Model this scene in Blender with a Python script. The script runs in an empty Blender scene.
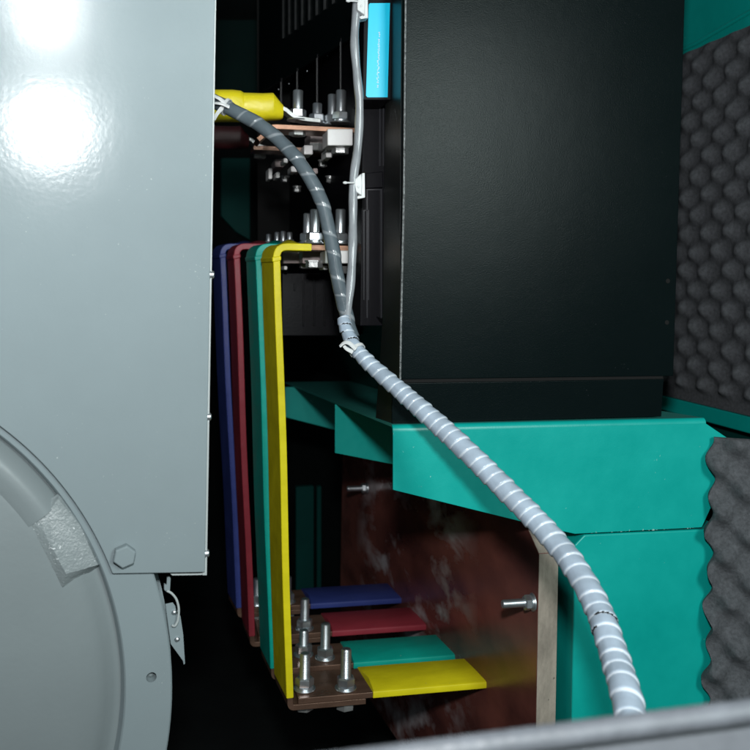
import bpy, bmesh, math, random
from mathutils import Vector, Matrix, Euler
random.seed(7)
S = bpy.context.scene
COL = S.collection
R = math.radians

# ------------------------------------------------------------------ camera
F, CX, CY = 900.0, 375.0, 280.0
CAM = Vector((0, 0, 1.0))
YAW = -math.atan((375 - 172) / F)
ROT = Matrix.Rotation(YAW, 3, 'Z') @ Matrix.Rotation(R(90), 3, 'X') @ Matrix.Rotation(R(1.0), 3, 'Z')
cd = bpy.data.cameras.new('camera'); co = bpy.data.objects.new('camera', cd); COL.objects.link(co)
co.matrix_world = Matrix.Translation(CAM) @ ROT.to_4x4()
cd.sensor_width = 36; cd.lens = 36 * F / 750; cd.shift_y = -(375 - CY) / 750
cd.clip_start = 0.02; cd.clip_end = 200
cd.dof.use_dof = True; cd.dof.focus_distance = 1.12; cd.dof.aperture_fstop = 8
S.camera = co

def ray(px, py): return ROT @ Vector(((px - CX) / F, (CY - py) / F, -1))
def P(px, py, Y):
    d = ray(px, py); return CAM + d * (Y / d.y)
def PX(px, py, X):
    d = ray(px, py); return CAM + d * (X / d.x)
def PZ(px, py, z):
    d = ray(px, py); return CAM + d * ((z - CAM.z) / d.z)
def PP(px, py, p0, n):
    d = ray(px, py); return CAM + d * ((p0 - CAM).dot(n) / d.dot(n))

# ------------------------------------------------------------------ materials
def mat(name, col, rough=.5, metal=0., bump=None, var=0., vscale=8., spec=.5, coat=0., speck=None, rvar=0., trans=0., stretch=None, sss=0.):
    m = bpy.data.materials.new(name); m.use_nodes = True
    nt = m.node_tree; N = nt.nodes; L = nt.links; b = N['Principled BSDF']
    b.inputs['Base Color'].default_value = (*col, 1); b.inputs['Roughness'].default_value = rough
    b.inputs['Metallic'].default_value = metal; b.inputs['Specular IOR Level'].default_value = spec
    b.inputs['Coat Weight'].default_value = coat; b.inputs['Coat Roughness'].default_value = .12
    b.inputs['Transmission Weight'].default_value = trans
    if sss:
        b.inputs['Subsurface Weight'].default_value = sss; b.inputs['Subsurface Radius'].default_value = (.004, .004, .004)
    tc = N.new('ShaderNodeTexCoord'); src = tc.outputs['Object']
    if stretch:
        mp = N.new('ShaderNodeMapping'); mp.inputs['Scale'].default_value = stretch
        L.new(src, mp.inputs['Vector']); src = mp.outputs['Vector']
    csock = None
    if var:
        n = N.new('ShaderNodeTexNoise'); n.inputs['Scale'].default_value = vscale; n.inputs['Detail'].default_value = 6; n.inputs['Roughness'].default_value = .65
        L.new(src, n.inputs['Vector'])
        mr = N.new('ShaderNodeMapRange'); mr.inputs[1].default_value = .3; mr.inputs[2].default_value = .7
        mr.inputs[3].default_value = 1 - var; mr.inputs[4].default_value = 1 + var
        L.new(n.outputs['Fac'], mr.inputs[0])
        mx = N.new('ShaderNodeVectorMath'); mx.operation = 'SCALE'; mx.inputs[0].default_value = col
        L.new(mr.outputs[0], mx.inputs['Scale']); csock = mx.outputs[0]
        if rvar:
            m2 = N.new('ShaderNodeMapRange'); m2.inputs[1].default_value = .3; m2.inputs[2].default_value = .7
            m2.inputs[3].default_value = rough - rvar; m2.inputs[4].default_value = rough + rvar
            L.new(n.outputs['Fac'], m2.inputs[0]); L.new(m2.outputs[0], b.inputs['Roughness'])
    if speck:   # (colour, scale, threshold)
        sn = N.new('ShaderNodeTexNoise'); sn.inputs['Scale'].default_value = speck[1]; sn.inputs['Detail'].default_value = 2
        L.new(tc.outputs['Object'], sn.inputs['Vector'])
        big = N.new('ShaderNodeTexNoise'); big.inputs['Scale'].default_value = speck[1] * .05; big.inputs['Detail'].default_value = 2
        L.new(tc.outputs['Object'], big.inputs['Vector'])
        add = N.new('ShaderNodeMath'); add.operation = 'MULTIPLY_ADD'; add.inputs[1].default_value = .35
        L.new(big.outputs['Fac'], add.inputs[0]); L.new(sn.outputs['Fac'], add.inputs[2])
        st = N.new('ShaderNodeMapRange'); st.inputs[1].default_value = speck[2]; st.inputs[2].default_value = speck[2] + .03
        L.new(add.outputs[0], st.inputs[0])
        mix = N.new('ShaderNodeMix'); mix.data_type = 'RGBA'
        L.new(st.outputs[0], mix.inputs[0])
        if csock: L.new(csock, mix.inputs[6])
        else: mix.inputs[6].default_value = (*col, 1)
        mix.inputs[7].default_value = (*speck[0], 1); csock = mix.outputs[2]
    if csock: L.new(csock, b.inputs['Base Color'])
    if bump:    # list of (scale, strength, distance)
        prev = None
        for sc, stg, dist in bump:
            n = N.new('ShaderNodeTexNoise'); n.inputs['Scale'].default_value = sc; n.inputs['Detail'].default_value = 3
            L.new(src, n.inputs['Vector'])
            bp = N.new('ShaderNodeBump'); bp.inputs['Strength'].default_value = stg; bp.inputs['Distance'].default_value = dist
            L.new(n.outputs['Fac'], bp.inputs['Height'])
            if prev: L.new(prev, bp.inputs['Normal'])
            prev = bp.outputs['Normal']
        L.new(prev, b.inputs['Normal'])
    return m

M = {}
M['grey_paint'] = mat('grey_gloss_paint', (.235, .285, .30), 0.17, bump=[(230, .07, .0012), (30, .04, .003)], var=.05, vscale=4, rvar=.02, spec=.2,
                      speck=((.42, .47, .48), 420, .95))
M['grey_dome'] = mat('grey_casting_paint', (.205, .24, .248), .36, bump=[(200, .12, .0012), (20, .12, .004)], var=.05, vscale=4)
M['grey_rough'] = mat('grey_rough_casting', (.22, .255, .262), .38, bump=[(150, .25, .003), (420, .4, .0015)], var=.05, vscale=12, speck=((.7, .74, .75), 330, .88))  # pale specks paint the sparkle of the rough casting into its colour
M['grey_edge'] = mat('grey_light_edge', (.42, .46, .46), .35, bump=[(300, .2, .001)], var=.08, vscale=30)
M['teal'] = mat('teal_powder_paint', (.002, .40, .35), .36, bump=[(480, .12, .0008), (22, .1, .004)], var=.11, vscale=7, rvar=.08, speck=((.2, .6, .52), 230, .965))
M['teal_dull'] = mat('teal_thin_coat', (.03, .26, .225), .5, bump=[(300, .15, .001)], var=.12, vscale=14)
M['black'] = mat('black_textured_powder', (.003, .0066, .007), .23, bump=[(700, .2, .0011), (25, .06, .004)], var=.12, vscale=3, rvar=.03, spec=.11, speck=((.03, .036, .038), 420, .955))
M['black_in'] = mat('black_moulded_plastic', (.0035, .0035, .0055), .42, bump=[(200, .15, .001)], var=.2, vscale=20, spec=.12)
M['edge'] = mat('worn_edge_highlight', (.30, .32, .32), .4, metal=.3, bump=[(700, 1, .003)], var=.7, vscale=220)  # pale colour carries the fold's highlight as well as wear
M['copper'] = mat('bare_copper', (.25, .13, .085), .36, metal=.65, bump=[(90, .25, .002)], var=.22, vscale=40, stretch=(.3, 1, 1), rvar=.1)
M['copper_old'] = mat('dull_brown_copper', (.20, .115, .08), .32, metal=.5, bump=[(90, .25, .002)], var=.28, vscale=40, stretch=(.3, 1, 1), rvar=.1)
M['steel'] = mat('zinc_plated_steel', (.72, .76, .79), .33, metal=.93, bump=[(300, .04, .0006)], var=.06, vscale=60, rvar=.04)
M['steel_dull'] = mat('dull_zinc_steel', (.36, .365, .36), .38, metal=.6, bump=[(200, .25, .001)], var=.2, vscale=70)
SL = {}
for k, c in {'yellow': (.80, .69, .012), 'green': (.004, .38, .30), 'red': (.30, .034, .05), 'blue': (.036, .055, .23)}.items():
    SL[k] = mat(k + '_heat_shrink', c, .42, bump=[(60, .22, .002), (300, .1, .0008)], var=.12, vscale=22, stretch=(.5, 1, 1), rvar=.08, spec=.3, speck=(tuple(.5 * q + .25 for q in c), 260, .965))
M['boot_yellow'] = mat('yellow_soft_boot', (.72, .60, .012), .38, bump=[(70, .35, .003), (25, .3, .006)], var=.06, vscale=25)
M['boot_red'] = mat('shaded_red_soft_boot', (.05, .008, .010), .5, bump=[(70, .35, .003)], var=.15, vscale=25)  # red boot, darkened in colour for the shade it sits in
M['white'] = mat('white_nylon', (.72, .74, .74), .42, bump=[(120, .12, .001)], var=.05, vscale=20)
M['white_block'] = mat('white_insulating_block', (.78, .76, .75), .5, bump=[(120, .15, .001)], var=.06, vscale=25)
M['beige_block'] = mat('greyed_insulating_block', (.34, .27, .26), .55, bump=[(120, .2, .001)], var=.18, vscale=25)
M['foam'] = mat('charcoal_foam', (.115, .121, .131), .95, bump=[(1300, 1, .0015), (300, .5, .002)], var=.3, vscale=170, spec=.15)
M['foam_cut'] = mat('charcoal_foam_cut', (.05, .048, .052), .95, bump=[(500, .9, .002)], var=.3, vscale=120, spec=.15)
M['sticker'] = mat('cyan_sticker', (.0, .62, .90), .35, var=.03, vscale=30)
M['ink'] = mat('white_print', (.75, .86, .9), .5)
M['dark'] = mat('dark_floor_paint', (.006, .008, .008), .6, bump=[(80, .3, .002)], var=.4, vscale=5)
M['shaded_sheet'] = mat('shaded_canopy_wall', (.003, .005, .005), .8, spec=.08, bump=[(60, .4, .004)], var=.3, vscale=8)  # back wall made near black: the shade behind the busbars as colour
M['teal_shaded'] = mat('shaded_teal_panel', (.002, .05, .044), .6, spec=.1, bump=[(200, .1, .001)], var=.15, vscale=9)  # canopy teal with the shade of the deep space put into its colour
M['hole'] = mat('black_gap_shade', (.002, .002, .002), .9)  # shade in holes, gaps and the cabinet's rear, put in as black
M['trim'] = mat('grey_rubber_trim', (.085, .093, .105), .5, bump=[(90, .3, .003)], var=.2, vscale=50)
M['sill'] = mat('pale_sill_paint', (.10, .108, .12), .45, bump=[(50, .3, .003)], var=.15, vscale=18)
M['tube'] = mat('clear_grey_tube', (.30, .32, .34), .16, bump=[(40, .25, .003)], var=.15, vscale=30, coat=.6)

def spiral_mat(name, base, edge, lo, hi, rough):
    m = bpy.data.materials.new(name); m.use_nodes = True
    nt = m.node_tree; N = nt.nodes; L = nt.links; b = N['Principled BSDF']
    uv = N.new('ShaderNodeUVMap'); uv.uv_map = 'turns'
    sp = N.new('ShaderNodeSeparateXYZ'); L.new(uv.outputs[0], sp.inputs[0])
    fr = N.new('ShaderNodeMath'); fr.operation = 'FRACT'; L.new(sp.outputs[0], fr.inputs[0])
    rp = N.new('ShaderNodeValToRGB'); e = rp.color_ramp.elements
    e[0].position = 0; e[0].color = (*edge, 1); e[1].position = 1; e[1].color = (*edge, 1)
    for p, c in ((lo, edge), (lo + .06, base), (hi - .05, base), (hi, edge)):
        k = e.new(p); k.color = (*c, 1)
    L.new(fr.outputs[0], rp.inputs[0])
    tc = N.new('ShaderNodeTexCoord'); n = N.new('ShaderNodeTexNoise'); n.inputs['Scale'].default_value = 45; n.inputs['Detail'].default_value = 5
    L.new(tc.outputs['Object'], n.inputs['Vector'])
    mr = N.new('ShaderNodeMapRange'); mr.inputs[1].default_value = .3; mr.inputs[2].default_value = .7; mr.inputs[3].default_value = .82; mr.inputs[4].default_value = 1.12
    L.new(n.outputs['Fac'], mr.inputs[0])
    mx = N.new('ShaderNodeVectorMath'); mx.operation = 'SCALE'
    L.new(rp.outputs[0], mx.inputs[0]); L.new(mr.outputs[0], mx.inputs['Scale']); L.new(mx.outputs[0], b.inputs['Base Color'])
    bp = N.new('ShaderNodeBump'); bp.inputs['Strength'].default_value = .2; bp.inputs['Distance'].default_value = .002
    L.new(n.outputs['Fac'], bp.inputs['Height']); L.new(bp.outputs['Normal'], b.inputs['Normal'])
    b.inputs['Roughness'].default_value = rough; b.inputs['Coat Weight'].default_value = .3; b.inputs['Coat Roughness'].default_value = .2
    return m
M['wrap'] = spiral_mat('milky_spiral_wrap', (.43, .52, .62), (.68, .75, .82), .02, .96, .34)
M['wrap_thin'] = spiral_mat('grey_clear_spiral_wrap', (.115, .145, .165), (.26, .29, .31), .03, .96, .24)

# bakelite: varnished red-brown laminate with grey scuffs where the glue was torn off
def bakelite():
    m = mat('brown_laminate', (.06, .016, .013), .2, bump=[(30, .12, .003)], spec=.5)
    nt = m.node_tree; N = nt.nodes; L = nt.links; b = N['Principled BSDF']
    tc = N.new('ShaderNodeTexCoord')
    mp = N.new('ShaderNodeMapping'); mp.inputs['Scale'].default_value = (1, .55, 1.0); mp.inputs['Rotation'].default_value = (R(18), 0, 0); L.new(tc.outputs['Object'], mp.inputs['Vector'])
    n = N.new('ShaderNodeTexNoise'); n.inputs['Scale'].default_value = 11; n.inputs['Detail'].default_value = 7; n.inputs['Roughness'].default_value = .6; n.inputs['Distortion'].default_value = .2
    L.new(mp.outputs[0], n.inputs['Vector'])
    st = N.new('ShaderNodeMapRange'); st.inputs[1].default_value = .52; st.inputs[2].default_value = .64; L.new(n.outputs['Fac'], st.inputs[0])
    # scuffs lie in a band around the bars
    sp = N.new('ShaderNodeSeparateXYZ'); L.new(tc.outputs['Object'], sp.inputs[0])
    g = N.new('ShaderNodeMapRange'); g.inputs[1].default_value = -.29; g.inputs[2].default_value = -.15; L.new(sp.outputs[1], g.inputs[0])
    g2 = N.new('ShaderNodeMapRange'); g2.inputs[1].default_value = .2; g2.inputs[2].default_value = .36; g2.inputs[3].default_value = 1; g2.inputs[4].default_value = 0; L.new(sp.outputs[1], g2.inputs[0])
    a1 = N.new('ShaderNodeMath'); a1.operation = 'MULTIPLY'; L.new(g.outputs[0], a1.inputs[0]); L.new(g2.outputs[0], a1.inputs[1])
    a2 = N.new('ShaderNodeMath'); a2.operation = 'MULTIPLY'; L.new(a1.outputs[0], a2.inputs[0]); L.new(st.outputs[0], a2.inputs[1])
    n2 = N.new('ShaderNodeTexNoise'); n2.inputs['Scale'].default_value = 14; n2.inputs['Detail'].default_value = 6; L.new(mp.outputs[0], n2.inputs['Vector'])
    rp = N.new('ShaderNodeValToRGB'); rp.color_ramp.elements[0].position = .35; rp.color_ramp.elements[0].color = (.11, .037, .032, 1)
    rp.color_ramp.elements[1].position = .7; rp.color_ramp.elements[1].color = (.26, .085, .066, 1); L.new(n2.outputs['Fac'], rp.inputs[0])
    mix = N.new('ShaderNodeMix'); mix.data_type = 'RGBA'; L.new(a2.outputs[0], mix.inputs[0]); L.new(rp.outputs[0], mix.inputs[6]); mix.inputs[7].default_value = (.46, .41, .42, 1)
    L.new(mix.outputs[2], b.inputs['Base Color'])
    rr = N.new('ShaderNodeMapRange'); rr.inputs[3].default_value = .27; rr.inputs[4].default_value = .75; L.new(a2.outputs[0], rr.inputs[0]); L.new(rr.outputs[0], b.inputs['Roughness'])
    return m
M['bakelite'] = bakelite()
M['bakelite_edge'] = mat('sawn_laminate_edge', (.33, .285, .235), .8, bump=[(160, .7, .003)], var=.4, vscale=30, stretch=(1, 1, .35), speck=((.14, .12, .10), 140, .90))

# ------------------------------------------------------------------ object helpers
WL = {}     # world location of every empty / part, all unrotated
def link(name, me, m, parent, center):
    o = bpy.data.objects.new(name, me); COL.objects.link(o)
    if isinstance(m, (list, tuple)):
        for k in m: me.materials.append(k)
    elif m: me.materials.append(m)
    if parent is not None:
        o.parent = parent; o.location = center - WL[parent.name]
    else: o.location = center
    WL[o.name] = center.copy()
    return o
def obj(name, bm, m, parent=None, bevel=0, smooth=35, segs=2):
    bmesh.ops.remove_doubles(bm, verts=bm.verts, dist=1e-6)
    bmesh.ops.recalc_face_normals(bm, faces=bm.faces)
    cs = [v.co for v in bm.verts]
    c = Vector([(min(v[i] for v in cs) + max(v[i] for v in cs)) / 2 for i in range(3)])
    bmesh.ops.translate(bm, verts=bm.verts, vec=-c)
    me = bpy.data.meshes.new(name); bm.to_mesh(me); bm.free()
    if smooth:
        me.polygons.foreach_set('use_smooth', [True] * len(me.polygons)); me.set_sharp_from_angle(angle=R(smooth))
    o = link(name, me, m, parent, c)
    if bevel:
        b = o.modifiers.new('bevel', 'BEVEL'); b.width = bevel; b.segments = segs; b.limit_method = 'ANGLE'; b.angle_limit = R(40); b.harden_normals = True
    return o
def tag(o, label, cat, group=None, kind=None):
    o['label'] = label; o['category'] = cat
    if group: o['group'] = group
    if kind: o['kind'] = kind
    return o
def thing(name, label, cat, loc, group=None):
    o = bpy.data.objects.new(name, None); COL.objects.link(o); o.location = loc; o.empty_display_size = .02
    WL[o.name] = Vector(loc)
    return tag(o, label, cat, group)
def copy_thing(o, delta, label, group=None):
    c = o.copy(); COL.objects.link(c); c.location = o.location + delta; WL[c.name] = WL[o.name] + delta
    c['label'] = label
    if group: c['group'] = group
    for ch in o.children:
        d = ch.copy(); COL.objects.link(d); d.parent = c; WL[d.name] = WL[ch.name] + delta
        for g in ch.children:
            e = g.copy(); COL.objects.link(e); e.parent = d
    return c

def B(): return bmesh.new()
def box(bm, lo, hi):
    vs = [bm.verts.new((x, y, z)) for z in (lo[2], hi[2]) for y in (lo[1], hi[1]) for x in (lo[0], hi[0])]
    for f in ((0, 2, 3, 1), (4, 5, 7, 6), (0, 1, 5, 4), (2, 6, 7, 3), (0, 4, 6, 2), (1, 3, 7, 5)):
        bm.faces.new([vs[i] for i in f])
    return vs
def prism(bm, pts, vec):
    a = [bm.verts.new(p) for p in pts]; b = [bm.verts.new(Vector(p) + vec) for p in pts]
    n = len(a)
    bm.faces.new(a); bm.faces.new(b[::-1])
    for i in range(n): bm.faces.new((a[i], b[i], b[(i + 1) % n], a[(i + 1) % n]))
def rings(bm, rs, cap=True):
    vr = [[bm.verts.new(p) for p in r] for r in rs]
    n = len(vr[0])
    for a, b in zip(vr, vr[1:]):
        for i in range(n): bm.faces.new((a[i], a[(i + 1) % n], b[(i + 1) % n], b[i]))
    if cap: bm.faces.new(vr[0][::-1]); bm.faces.new(vr[-1])
    return vr
def frame_of(ax):
    ax = Vector(ax).normalized(); u = ax.orthogonal().normalized(); return u, ax.cross(u), ax
def lathe(bm, base, ax, prof, n=24, phase=0):
    u, v, w = frame_of(ax); base = Vector(base)
    rings(bm, [[base + w * h + (u * math.cos(t) + v * math.sin(t)) * r for t in [2 * math.pi * i / n + phase for i in range(n)]] for r, h in prof])
def cyl(bm, base, ax, r, h, n=24, ch=0):
    lathe(bm, base, ax, [(r - ch, 0), (r, ch), (r, h - ch), (r - ch, h)] if ch else [(r, 0), (r, h)], n)
def catmull(pts, per=12):
    out = []; n = len(pts)
    for i in range(n - 1):
        p0, p1, p2, p3 = pts[max(i - 1, 0)], pts[i], pts[i + 1], pts[min(i + 2, n - 1)]
        for k in range(per):
            t = k / per
            out.append(.5 * ((2 * p1) + (p2 - p0) * t + (2 * p0 - 5 * p1 + 4 * p2 - p3) * t * t + (3 * p1 - p0 - 3 * p2 + p3) * t ** 3))
    out.append(pts[-1].copy()); return out
def resample(pts, step):
    L = [0]
    for a, b in zip(pts, pts[1:]): L.append(L[-1] + (b - a).length)
    n = max(2, int(L[-1] / step)); out = []; j = 0
    for i in range(n + 1):
        s = L[-1] * i / n
        while j < len(L) - 2 and L[j + 1] < s: j += 1
        t = (s - L[j]) / max(L[j + 1] - L[j], 1e-9); out.append(pts[j].lerp(pts[j + 1], t))
    return out, L[-1]
def tangents(p):
    return [(p[min(i + 1, len(p) - 1)] - p[max(i - 1, 0)]).normalized() for i in range(len(p))]
def tube_frames(p):
    T = tangents(p); u = T[0].orthogonal().normalized(); fr = []
    for t in T:
        u = (u - t * u.dot(t)).normalized(); fr.append((u, t.cross(u), t))
    return fr
def tube(bm, pts, r, n=14, sq=1.0):
    fr = tube_frames(pts); rs = []
    for i, (p, (u, v, t)) in enumerate(zip(pts, fr)):
        rr = r(i / (len(pts) - 1)) if callable(r) else r
        rs.append([p + u * math.cos(a) * rr + v * math.sin(a) * rr * sq for a in [2 * math.pi * k / n for k in range(n)]])
    rings(bm, rs)
def fillet(pts, r, seg=6):
    out = [pts[0]]
    for i in range(1, len(pts) - 1):
        a, b, c = pts[i - 1], pts[i], pts[i + 1]
        d1, d2 = (a - b), (c - b); k = min(r, d1.length * .45, d2.length * .45)
        p, q = b + d1.normalized() * k, b + d2.normalized() * k
        for s in range(seg + 1):
            t = s / seg; out.append((1 - t) ** 2 * p + 2 * t * (1 - t) * b + t * t * q)
    out.append(pts[-1]); return out
def strip(bm, path, th, e, mid=0.0):
    """flat bar: the path (in a plane of constant Y) thickened by th and swept by e across its width"""
    T = tangents(path); rs = []
    for p, t in zip(path, T):
        n = Vector((-t.z, 0, t.x)).normalized()
        a, b = p + n * th / 2, p - n * th / 2
        rs.append([a, b, b + e, a + e])
    rings(bm, rs)

# ------------------------------------------------------------------ fasteners
def bolt(base, ax, r, up, label, group, nut_r=None, nut_h=None, dn=.0, head=True, washer=True, stud=False, dull=False, cat='bolt'):
    ax = Vector(ax).normalized(); base = Vector(base); ms = M['steel_dull'] if dull else M['steel']
    t = thing('bolt', label, cat, base, group)
    nut_r = nut_r or r * 1.72; nut_h = nut_h or r * 1.5
    bm = B(); prof = []
    if stud:
        prof = [(r * .96, nut_h * .5), (r, nut_h), (r, up - .0015), (r - .0015, up)]
    else:
        h = nut_h * .5; k = 0
        while h < up - .001:
            prof.append((r if k % 2 else r * .93, h)); h += .0009; k += 1
        prof += [(r * .8, up)]
    lathe(bm, base, ax, prof, 20); obj('shank', bm, ms, t, smooth=50)
    wz = .0
    if washer:
        bm = B(); lathe(bm, base, ax, [(r * 1.0, .0002), (r * 2.05, .0002), (r * 2.1, .001), (r * 2.05, .0022), (r * 1.0, .0024)], 32)
        lathe(bm, base, ax, [(r * 1.0, .0025), (r * 1.65, .0025), (r * 1.65, .0048), (r * 1.0, .005)], 24); obj('washer', bm, ms, t, smooth=40); wz = .0051
    bm = B(); lathe(bm, base + ax * wz, ax, [(nut_r * .86, 0), (nut_r, nut_h * .12), (nut_r, nut_h * .86), (nut_r * .84, nut_h)], 6, phase=random.random())
    obj('nut', bm, ms, t, smooth=20)
    if head:
        bm = B(); lathe(bm, base - ax * dn, -ax, [(r * 1.9, 0), (r * 1.9, .0025), (nut_r * .98, .0027), (nut_r, .004), (nut_r, r * 1.35), (nut_r * .85, r * 1.5)], 6, phase=random.random())
        obj('bolt_head', bm, M['steel_dull'], t, smooth=20)
    return t

# ------------------------------------------------------------------ lamps and world (a flash just above the lens)
w = bpy.data.worlds.new('World'); S.world = w; w.use_nodes = True
w.node_tree.nodes['Background'].inputs[0].default_value = (.75, .9, 1, 1); w.node_tree.nodes['Background'].inputs[1].default_value = .06
FLASH = Vector((0.0, -.01, 1.19))
ld = bpy.data.lights.new('flash', 'POINT'); ld.energy = 39; ld.shadow_soft_size = .036; ld.color = (.965, .99, 1)
lo = bpy.data.objects.new('flash', ld); COL.objects.link(lo); lo.location = FLASH

l3 = bpy.data.lights.new('fill_light', 'AREA'); l3.shape = 'RECTANGLE'; l3.size = .45; l3.size_y = .65; l3.energy = 17; l3.color = (.86, 1, .97)  # soft fill added to lighten the shadows and give the cabinet a sheen
lo3 = bpy.data.objects.new('fill_light', l3); COL.objects.link(lo3); lo3.location = (.86, -.75, 1.5)
lo3.rotation_euler = (Vector((.35, 1.2, .8)) - lo3.location).to_track_quat('-Z', 'Y').to_euler()

# ------------------------------------------------------------------ grey terminal box of the alternator
pA = P(50, 130, .96)
nrm = ((FLASH - pA).normalized() + (CAM - pA).normalized()).normalized()      # the sheet mirrors the flash
p0 = P(205, 570, .985)
right = Vector((0, 0, 1)).cross(nrm).normalized(); upv = nrm.cross(right).normalized()
def G(px, py, h=0):
    return PP(px, py, p0, nrm) + nrm * h
CC = (-194, 691)
def arc(r, a0, a1, n): return [(CC[0] + r * math.cos(R(a0 + (a1 - a0) * i / n)), CC[1] - r * math.sin(R(a0 + (a1 - a0) * i / n))) for i in range(n + 1)]
# second lamp of the workshop, up on the left, mirrored in the top of the sheet
pB = G(46, 6); vB = (pB - CAM).normalized(); rB = vB - 2 * vB.dot(nrm) * nrm
l2 = bpy.data.lights.new('work_lamp', 'AREA'); l2.shape = 'RECTANGLE'; l2.size = .055; l2.size_y = .14; l2.energy = .34; l2.spread = R(40); l2.color = (.96, .99, 1)
lo2 = bpy.data.objects.new('work_lamp', l2); COL.objects.link(lo2); lo2.location = pB + rB * 1.25
lo2.rotation_euler = (-rB).to_track_quat('-Z', 'Y').to_euler()

tb = thing('terminal_box', 'large glossy pale grey sheet metal terminal box cover at the left, mirroring the flash', 'terminal box', G(205, 573))
a_ang0 = math.degrees(math.asin((691 - 574) / 328)); 
outl = [(-160, -160), (217, -160), (215.4, -20), (205, 572.5)] + [(x, y) for x, y in arc(328, a_ang0, 82, 40)] + [(-160, 365)]
bm = B(); prism(bm, [G(x, y) for x, y in outl], -nrm * .0028); obj('cover_sheet', bm, M['grey_paint'], tb, bevel=.0012)
bm = B(); prism(bm, [G(216, -160, -.0045), G(221, -160, -.0045), G(217.0, 0, -.0045), G(207.6, 577, -.0045), G(203, 577, -.0045), G(203.5, 560, -.0045)], -nrm * .002)
obj('return_flange', bm, M['grey_edge'], tb, bevel=.0004)
bm = B()
lp = fillet([G(173, 577.5, -.006), G(207, 577.0, -.006), G(207.6, 556, -.006)], .006)
rs = []
for p in lp: rs.append([p + nrm * .0, p + upv * .0019 - right * .0019, p - nrm * .03 + upv * .0019 - right * .0019, p - nrm * .03])
rings(bm, rs); obj('corner_bracket', bm, M['grey_edge'], tb)
for (x, y) in ((212.5, 275), (209.5, 418), (207.5, 555.5)):
    bm = B(); base = G(x - 2.5, y, -.0065)
    lathe(bm, base, right, [(.0052, 0), (.0052, .0012), (.0042, .0014), (.0044, .0042), (.0036, .0052)], 12); obj('screw', bm, M['steel'], tb)
bm = B(); base = G(124, 554)
lathe(bm, base, nrm, [(.0100, 0), (.0122, .0012), (.0122, .0088), (.0108, .0102), (.0030, .0104)], 6, phase=.62); obj('hex_bolt', bm, M['grey_paint'], tb, bevel=.0007)
# body of the box behind the cover
bm = B(); prism(bm, [G(-160, -160, -.024), G(212, -160, -.024), G(201, 566, -.024), G(100, 566, -.024), G(40, 470, -.024), G(-160, 420, -.024)], -nrm * .16); obj('box_shell', bm, M['grey_dome'], tb)

# ------------------------------------------------------------------ alternator end frame
al = thing('alternator', 'round grey cast alternator end frame with a wide rim at the lower left', 'alternator', G(CC[0], CC[1]))
cc = G(*CC); PXM = (G(CC[0] + 100, CC[1]) - cc).length / 100
def Gd(px, py, h=0): return G(px, py, h)
# the ring outline is traced in the sheet's plane
N_SEG = 220
def disc(prof):
    bm = B(); rs = []
    for r, h in prof:
        rs.append([G(CC[0] + r * math.cos(t), CC[1] - r * math.sin(t), h) for t in [2 * math.pi * i / N_SEG for i in range(N_SEG)]])
    rings(bm, rs, cap=False); return bm
bm = disc([(316, -.016), (319, -.0075), (320.5, -.006), (365.5, -.006), (367, -.0075), (367.5, -.03), (364, -.034), (363, -.045), (371, -.05), (371, -.075), (355, -.16)])
rim = obj('rim', bm, M['grey_paint'], al, smooth=40)
bm = B(); h0 = G(152, 680, -.03); lathe(bm, h0, nrm, [(.0055, 0), (.0055, .05)], 24); cut = obj('cutter', bm, None)
prof = [(319, -.0155), (314, -.0170), (308, -.0150), (300, -.0075), (290, -.003), (270, .0005), (200, .006), (120, .010), (40, .013), (2, .0135)]
bm = disc(prof); obj('end_cover', bm, M['grey_dome'], al, smooth=60)
# drilled hole in the rim: real recess
bmod = rim.modifiers.new('hole', 'BOOLEAN'); bmod.object = cut; bmod.operation = 'DIFFERENCE'; bmod.solver = 'EXACT'
bpy.context.view_layer.update()
dg = bpy.context.evaluated_depsgraph_get(); nm = bpy.data.meshes.new_from_object(rim.evaluated_get(dg))
rim.modifiers.clear(); rim.data = nm; nm.set_sharp_from_angle(angle=R(25)); bpy.data.objects.remove(cut)
bm = B(); lathe(bm, G(152, 680, -.0165), nrm, [(.0054, 0), (.0054, .001), (.002, .0035)], 20); obj('hole_bottom', bm, M['grey_dome'], al)
# raised rib above the boss, ending in a step
bm = B(); rs = []
for i in range(41):
    a = 36.3 + (95 - 36.3) * i / 40
    ring = []
    for r, h in ((315.5, -.0165), (313, -.012), (309, -.007), (303, -.001), (296, .0018), (288, .0016), (281, .0004), (275, -.0008), (268, -.004), (262, -.02), (315.5, -.02)):
        ring.append(G(CC[0] + r * math.cos(R(a)), CC[1] - r * math.sin(R(a)), h))
    rs.append(ring)
rings(bm, rs); obj('cast_rib', bm, M['grey_dome'], al, smooth=60)
# rough cast boss
bm = B()
face = [(58, 500), (80, 527), (98, 566), (66, 572), (40, 524)]
low = [(62, 494), (86, 520), (104, 570), (62, 591), (24, 520)]
f1 = [bm.verts.new(G(x, y, h)) for (x, y), h in zip(face, (-.005, -.0065, -.003, .0055, .0))]
f2 = [bm.verts.new(G(x, y, h)) for (x, y), h in zip(low, (-.012, -.019, -.019, -.0015, -.0018))]
bm.faces.new(f1)
for i in range(5): bm.faces.new((f1[i], f1[(i + 1) % 5], f2[(i + 1) % 5], f2[i]))
f3 = [bm.verts.new(G(x, y, -.03)) for x, y in low]
for i in range(5): bm.faces.new((f2[i], f2[(i + 1) % 5], f3[(i + 1) % 5], f3[i]))
bm.faces.new(f3[::-1])
bmesh.ops.subdivide_edges(bm, edges=bm.edges, cuts=9, use_grid_fill=True)
for v in bm.verts: v.co += Vector((random.gauss(0, 1), random.gauss(0, 1), random.gauss(0, 1))) * .00013
obj('cast_boss', bm, M['grey_rough'], al, smooth=24)
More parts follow.
